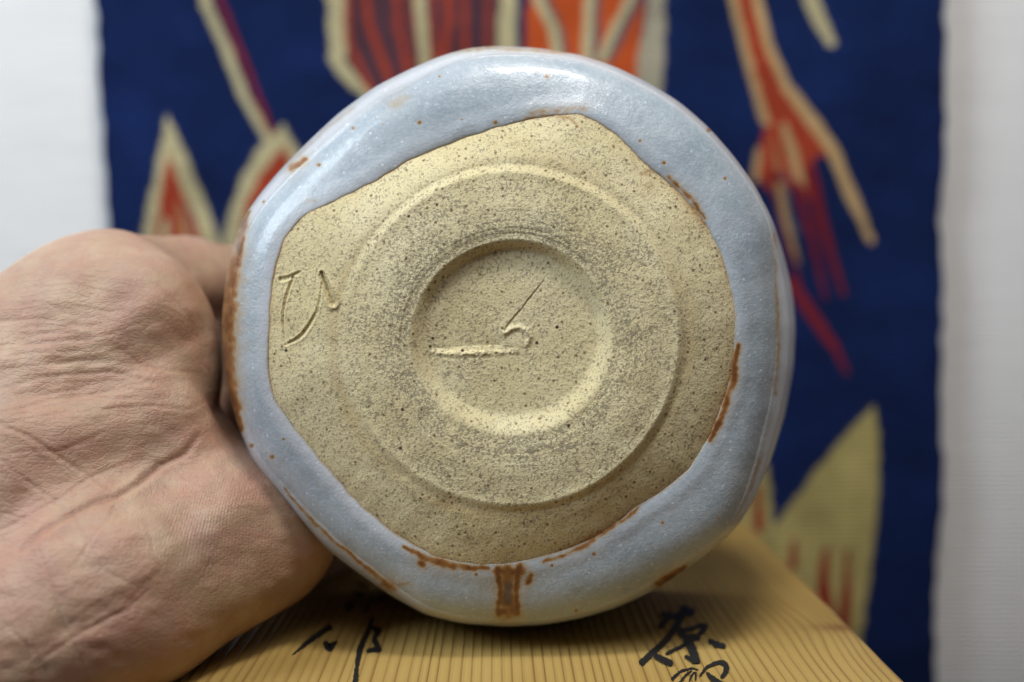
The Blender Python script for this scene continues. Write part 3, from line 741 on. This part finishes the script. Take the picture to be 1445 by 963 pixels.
# ------------------------------------------------------------------ hand
def surface_nets(D, org, h):
    """D: signed distance grid (neg inside). returns verts, quads"""
    ins = D < 0
    nx, ny, nz = D.shape
    c = np.zeros((nx-1, ny-1, nz-1), np.uint8)
    for a in (0, 1):
        for b in (0, 1):
            for d in (0, 1): c += ins[a:nx-1+a, b:ny-1+b, d:nz-1+d]
    act = (c > 0) & (c < 8); I = np.argwhere(act); vid = -np.ones(c.shape, np.int64); vid[act] = np.arange(len(I))
    acc = np.zeros((len(I), 3)); cnt = np.zeros(len(I))
    cor = [(a, b, d) for a in (0, 1) for b in (0, 1) for d in (0, 1)]
    vals = {k: D[I[:, 0]+k[0], I[:, 1]+k[1], I[:, 2]+k[2]] for k in cor}
    for k in cor:
        for ax in range(3):
            if k[ax] == 0:
                k2 = list(k); k2[ax] = 1; k2 = tuple(k2); v0, v1 = vals[k], vals[k2]
                m = (v0 < 0) != (v1 < 0); t = np.where(m, v0/(v0-v1+1e-12), 0)
                p = np.tile(np.array(k, float), (len(I), 1)); p[:, ax] += t
                acc[m] += p[m]; cnt += m
    V = (I + acc/cnt[:, None])*h + org
    Q = []
    for ax in range(3):
        sl0 = [slice(1, -1)]*3; 
        a0 = [slice(1, n-1) for n in D.shape]; a0[ax] = slice(0, D.shape[ax]-1); a1 = list(a0); a1[ax] = slice(1, D.shape[ax])
        s0 = ins[tuple(a0)]; s1 = ins[tuple(a1)]; E = np.argwhere(s0 != s1); fl = s0[s0 != s1]
        o = np.ones(3, int); o[ax] = 0; E = E + o
        u, v = [(1, 2), (2, 0), (0, 1)][ax]
        def g(du, dv):
            e = E.copy(); e[:, u] -= du; e[:, v] -= dv; return vid[e[:, 0], e[:, 1], e[:, 2]]
        q = np.stack([g(1, 1), g(0, 1), g(0, 0), g(1, 0)], -1)
        q = np.where(fl[:, None], q, q[:, ::-1]); Q.append(q)
    Q = np.concatenate(Q); return V, Q[(Q >= 0).all(1)]

def cm(px, py, d):            # pixel + distance(mm) -> camera-space mm (x right, y down, z away)
    return np.array([(px-CX)/F*d, (py-CY)/F*d, d], float)
def build_hand():
    h = 0.9
    lo = np.array([-290., -62, 178]); hi = np.array([10., 185, 345])
    n = ((hi-lo)/h).astype(int)+1
    xs, ys, zs = [(lo[i]+h*np.arange(n[i])).astype(np.float32) for i in range(3)]
    # only sample near the shape: work in the full grid, float32
    X = xs[:, None, None]; Y = ys[None, :, None]; Z = zs[None, None, :]
    Dm = None
    def add(d, k):
        nonlocal Dm
        if Dm is None: Dm = d+np.zeros((1,), np.float32); return
        hh = np.clip(0.5+0.5*(Dm-d)/k, 0, 1); Dm = d*hh + Dm*(1-hh) - k*hh*(1-hh)
    def cone(a, b, ra, rb, k=8, squash=1.0):
        """tapered capsule between camera-space points; squash>1 flattens it along the view axis"""
        a = a.astype(np.float32); b = b.astype(np.float32); ab = b-a; L = float(ab@ab)
        px_, py_, pz_ = X-a[0], Y-a[1], Z-a[2]
        t = np.clip((px_*ab[0]+py_*ab[1]+pz_*ab[2])/L, 0, 1)
        d = np.sqrt((px_-t*ab[0])**2+(py_-t*ab[1])**2+((pz_-t*ab[2])*squash)**2) - (ra+(rb-ra)*t)
        add(d.astype(np.float32), k)
    def chain(pts, rad, k=5):
        for i in range(len(pts)-1): cone(pts[i], pts[i+1], rad[i], rad[i+1], k if i == 0 else 3.5)
    def ell(c, r, ang=0, k=10):
        ca, sa = math.cos(math.radians(ang)), math.sin(math.radians(ang))
        dx, dy, dz = X-c[0], Y-c[1], Z-c[2]; u = (dx*ca+dy*sa)/r[0]; v = (-dx*sa+dy*ca)/r[1]; w_ = dz/r[2]
        k0 = np.sqrt(u*u+v*v+w_*w_); k1 = np.sqrt((u/r[0])**2+(v/r[1])**2+(w_/r[2])**2)
        add((k0*(k0-1)/(k1+1e-6)).astype(np.float32), k)
    # forearm and heel of the hand
    cone(cm(-1000, 1010, 215), cm(-260, 830, 218), 29, 25, 8, 1.15)
    cone(cm(-260, 830, 218), cm(20, 690, 225), 25, 25, 12, 1.2)
    # body of the palm
    ell(cm(70, 650, 232), (42, 36, 17), 25, 12)
    ell(cm(215, 690, 250), (26, 26, 13), 60, 12)
    # little-finger side of the palm and the pads below the fingers
    cone(cm(-110, 965, 208), cm(160, 838, 217), 22, 21.5, 10, 1.0)
    cone(cm(160, 838, 217), cm(360, 750, 243), 21.5, 20.0, 8, 1.0)
    ell(cm(300, 735, 238), (19, 16, 14), -35, 8)
    ell(cm(245, 775, 228), (20, 12, 13), -40, 8)
    ell(cm(318, 520, 302), (13, 25, 11), 0, 5)
    ell(cm(296, 618, 272), (12, 14, 13), 20, 6)
    # four fingers: from the pads, behind the wall, hooked over the rim to the inside of the bowl
    chain([cm(240, 665, 270), cm(318, 632, 289), cm(372, 610, 303), cm(455, 590, 302), cm(505, 575, 286)], [11.5, 10, 8.8, 8.0, 7.0], 8)
    chain([cm(270, 705, 262), cm(350, 695, 286), cm(408, 680, 304), cm(485, 650, 302), cm(530, 630, 287)], [13, 10.6, 9, 8.2, 7.0], 7)
    chain([cm(300, 725, 256), cm(388, 742, 286), cm(446, 734, 304), cm(515, 705, 302), cm(555, 680, 288)], [14, 10.6, 8.8, 8.0, 6.8], 7)
    chain([cm(345, 750, 254), cm(430, 776, 284), cm(490, 772, 303), cm(550, 742, 301), cm(585, 720, 290)], [14, 9.6, 8.0, 7.2, 6.0], 7)
    rest = Dm; Dm = None
    # ball of the thumb: rises to the top, round right flank
    ell(cm(150, 452, 243), (25, 20.8, 18), 8, 9)
    ell(cm(190, 520, 243), (20.5, 19, 18), 30, 8)
    ell(cm(40, 535, 238), (30, 21.5, 18), -22, 12)
    ell(cm(229, 555, 247), (11.5, 15.5, 14), 0, 7)
    # thumb reaching right behind the bowl, along its outside wall
    chain([cm(165, 415, 256), cm(262, 395, 276), cm(345, 400, 293), cm(430, 428, 312)], [16, 11.5, 10.2, 8.2], 9)
    # the ball of the thumb folds over the palm: a tight crease at the right, a soft join towards the wrist
    kv = (2.2 + 12*np.clip((-95 - X)/45, 0, 1)).astype(np.float32)
    hh = np.clip(0.5+0.5*(Dm-rest)/kv, 0, 1); Dm = rest*hh + Dm*(1-hh) - kv*hh*(1-hh)
    D = Dm.astype(np.float32)
    V, Q = surface_nets(D, lo, h)
    # one Laplacian pass + subdivision through Blender
    Wp = (np.stack([V[:, 0], -V[:, 1], -V[:, 2]], -1)/1000.0) @ R.T + CAMO
    org = unproj(60, 700, 0.27)
    o = mesh_np("hand", Wp, Q, M_skin, origin=org)
    m1 = o.modifiers.new("s", 'SMOOTH'); m1.factor = 0.6; m1.iterations = 6
    m2 = o.modifiers.new("d", 'SUBSURF'); m2.levels = 1; m2.render_levels = 1
    dg = bpy.context.evaluated_depsgraph_get(); me = bpy.data.meshes.new_from_object(o.evaluated_get(dg))
    o.modifiers.clear(); old = o.data; o.data = me; bpy.data.meshes.remove(old); me.name = "hand"
    N = len(me.vertices); co = np.empty(N*3, np.float32); me.vertices.foreach_get("co", co); co = co.reshape(-1, 3).astype(float)
    no = np.empty(N*3, np.float32); me.vertices.foreach_get("normal", no); no = no.reshape(-1, 3).astype(float)
    px, py, d = project(co+org)
    view = (co+org-CAMO); view /= np.linalg.norm(view, axis=1)[:, None]
    face = np.clip(-(no*view).sum(1)*2.0, 0, 1); front = face*(d < 0.262)
    disp = np.zeros(N); crease = np.zeros(N)
    a1 = lambda pts: [(x/2.833, 280+y/2.833) for x, y in pts]; a2 = lambda pts: [(x/2.652, 600+y/2.652) for x, y in pts]
    L = [(a1([(-200,500),(0,490),(150,480),(300,500),(400,530)]), .35, 3), (a1([(-200,620),(0,590),(200,580),(330,565),(450,545),(560,500)]), .45, 3),
         (a1([(-200,790),(0,760),(150,715),(300,700),(450,690),(560,720),(700,765)]), .6, 3.4), (a1([(-100,720),(0,690),(250,660),(400,640),(480,600)]), .4, 3),
         (a1([(250,420),(400,450),(520,460),(600,440)]), .3, 2.6), (a1([(300,860),(460,840),(600,830),(750,850),(840,800)]), .5, 3), (a1([(480,600),(560,660),(680,690),(800,700)]), .5, 3.2),
         (a1([(100,520),(260,512),(420,505)]), .3, 2.4), (a1([(60,545),(200,540),(360,545)]), .28, 2.2), (a1([(0,640),(150,622),(320,612)]), .3, 2.4), (a1([(330,760),(430,800),(560,800)]), .35, 2.6),
         (a1([(0,860),(200,800),(420,770),(520,760)]), .5, 3), (a1([(0,910),(120,880),(300,850)]), .35, 2.6), (a1([(650,380),(760,480),(790,560)]), .4, 4), (a1([(380,150),(560,200),(700,280)]), .25, 4),
         (a1([(200,240),(400,300),(600,320)]), .18, 3), (a1([(100,360),(300,350),(500,390)]), .2, 2.6), (a1([(0,430),(150,420),(280,440)]), .2, 2.4),
         (a2([(740,40),(690,110),(600,150),(520,220),(440,265),(350,290),(270,330),(160,410),(80,470)]), 2.2, 5.0), (a2([(440,265),(330,190),(250,140),(120,50),(0,0),(-100,-40)]), .75, 3.4),
         (a2([(0,110),(100,95),(220,100),(330,60),(420,10)]), .4, 2.6), (a2([(-60,80),(0,120),(60,180),(130,230),(200,280),(280,340),(380,540)]), .6, 3), (a2([(160,480),(190,570),(210,640),(240,760),(300,860),(340,960)]), .6, 3),
         (a2([(-50,420),(90,350),(200,290),(330,200),(430,160),(540,120)]), .5, 2.8), (a2([(0,330),(100,350),(180,380),(330,500)]), .35, 2.4), (a2([(820,430),(760,570),(700,640)]), .3, 2.2),
         (a2([(550,380),(570,480),(600,540),(520,620),(450,700),(360,750)]), .35, 3.0), (a2([(570,600),(480,690),(300,780),(120,900)]), .55, 3.2), (a2([(440,265),(420,330),(340,430),(250,560)]), .45, 2.8),
         (a2([(380,540),(500,600),(620,560)]), .3, 2.4), (a2([(0,560),(40,640),(100,800),(130,963)]), .4, 3), (a2([(0,720),(140,860),(200,963)]), .4, 3), (a2([(240,760),(330,690),(400,640)]), .3, 2.4),
         (a2([(560,120),(700,200),(800,260)]), .22, 3)]
    r3 = np.random.default_rng(9)
    for _ in range(200):                              # many short hairline creases, mostly running across the palm
        x, y = r3.uniform(-20, 330), r3.uniform(400, 950); an = math.radians(r3.choice([-12, -30, 45, 30, 100]) + r3.normal(0, 12)); ln = r3.uniform(18, 60)
        pts = [(x+ln*s_*math.cos(an), y+ln*s_*math.sin(an)+r3.normal(0, 1.2)) for s_ in (0, .35, .7, 1)]
        L.append((pts, r3.uniform(.10, .24), 1.5))
    for pts, dep, wd in L:
        q = np.asarray(pts); bbm = (px > q[:, 0].min()-25) & (px < q[:, 0].max()+25) & (py > q[:, 1].min()-25) & (py < q[:, 1].max()+25) & (front > 0)
        if not bbm.any(): continue
        dd, t = seg_dist(px[bbm], py[bbm], pts); dep = dep*np.clip(np.sin(np.clip(t, 0.02, 0.98)*math.pi), 0, 1)**0.4*0.30
        wv = wd*0.8*(0.8+0.5*vnoise(px[bbm]+500, py[bbm]+500, 18, 71))
        dn = dep*np.exp(-(dd/wv)**2); 
        disp[bbm] += -dn + 0.35*dep*np.exp(-((dd-2.4*wv)/(1.5*wv))**2)
        crease[bbm] = np.maximum(crease[bbm], np.exp(-(dd/(wv*1.1))**2)*min(1, float(np.max(dep))*1.8))
    # soft padding: low bulges and wrinkled folds
    disp += 1.0*(vnoise(px+900, py+900, 60, 81)-.5) + 0.35*(vnoise(px+900, py*1.8+900, 26, 82)-.5)
    wr_ = np.exp(-(((px-110)/140)**2+((py-530)/75)**2)); disp += wr_*0.28*(vnoise(px*0.45+900, py*1.7+900+0.25*px, 11, 83)-.5)
    for pts, amp, wd in (([(-40, 520), (60, 500), (160, 470), (215, 430)], 1.3, 24), ([(40, 562), (150, 545), (215, 505), (275, 475)], -1.5, 22),
                         ([(90, 612), (180, 600), (262, 570)], 1.1, 24), ([(225, 820), (280, 765), (345, 705)], 1.4, 30), ([(90, 890), (190, 850), (262, 780)], -1.1, 18),
                         ([(150, 760), (215, 740)], 0.9, 26), ([(262, 360), (290, 430), (296, 500)], -0.8, 16), ([(120, 390), (200, 400), (250, 440)], 0.7, 28), ([(60, 750), (110, 860)], 0.8, 22)):
        q = np.asarray(pts); dd, t = seg_dist(px, py, pts); disp += amp*0.65*np.exp(-(dd/wd)**2)
    co += no*(disp*front/1000)[:, None]
    me.vertices.foreach_set("co", co.astype(np.float32).ravel())
    ridge = np.exp(-(((px-320)/110)**2+((py-770)/90)**2))*front
    flush = np.clip(0.55*vnoise(px+900, py+900, 45, 91)**2 + np.exp(-(((px-175)/60)**2+((py-905)/45)**2)) + .8*np.exp(-(((px-20)/60)**2+((py-800)/90)**2)) + .6*np.exp(-(((px-420)/50)**2+((py-790)/60)**2)) + .5*(py > 560)*(px > 255)*(py < 720), 0, 1)
    for k, a in (("crease", crease*front), ("ridge", ridge), ("flush", flush)):
        at = me.attributes.new(k, 'FLOAT', 'POINT'); at.data.foreach_set("value", a.astype(np.float32))
    me.polygons.foreach_set("use_smooth", np.ones(len(me.polygons), bool)); me.update()
    o['label'] = "bare left hand, palm to the viewer, gripping the bowl from behind at its left edge"; o['category'] = "hand"
build_hand()
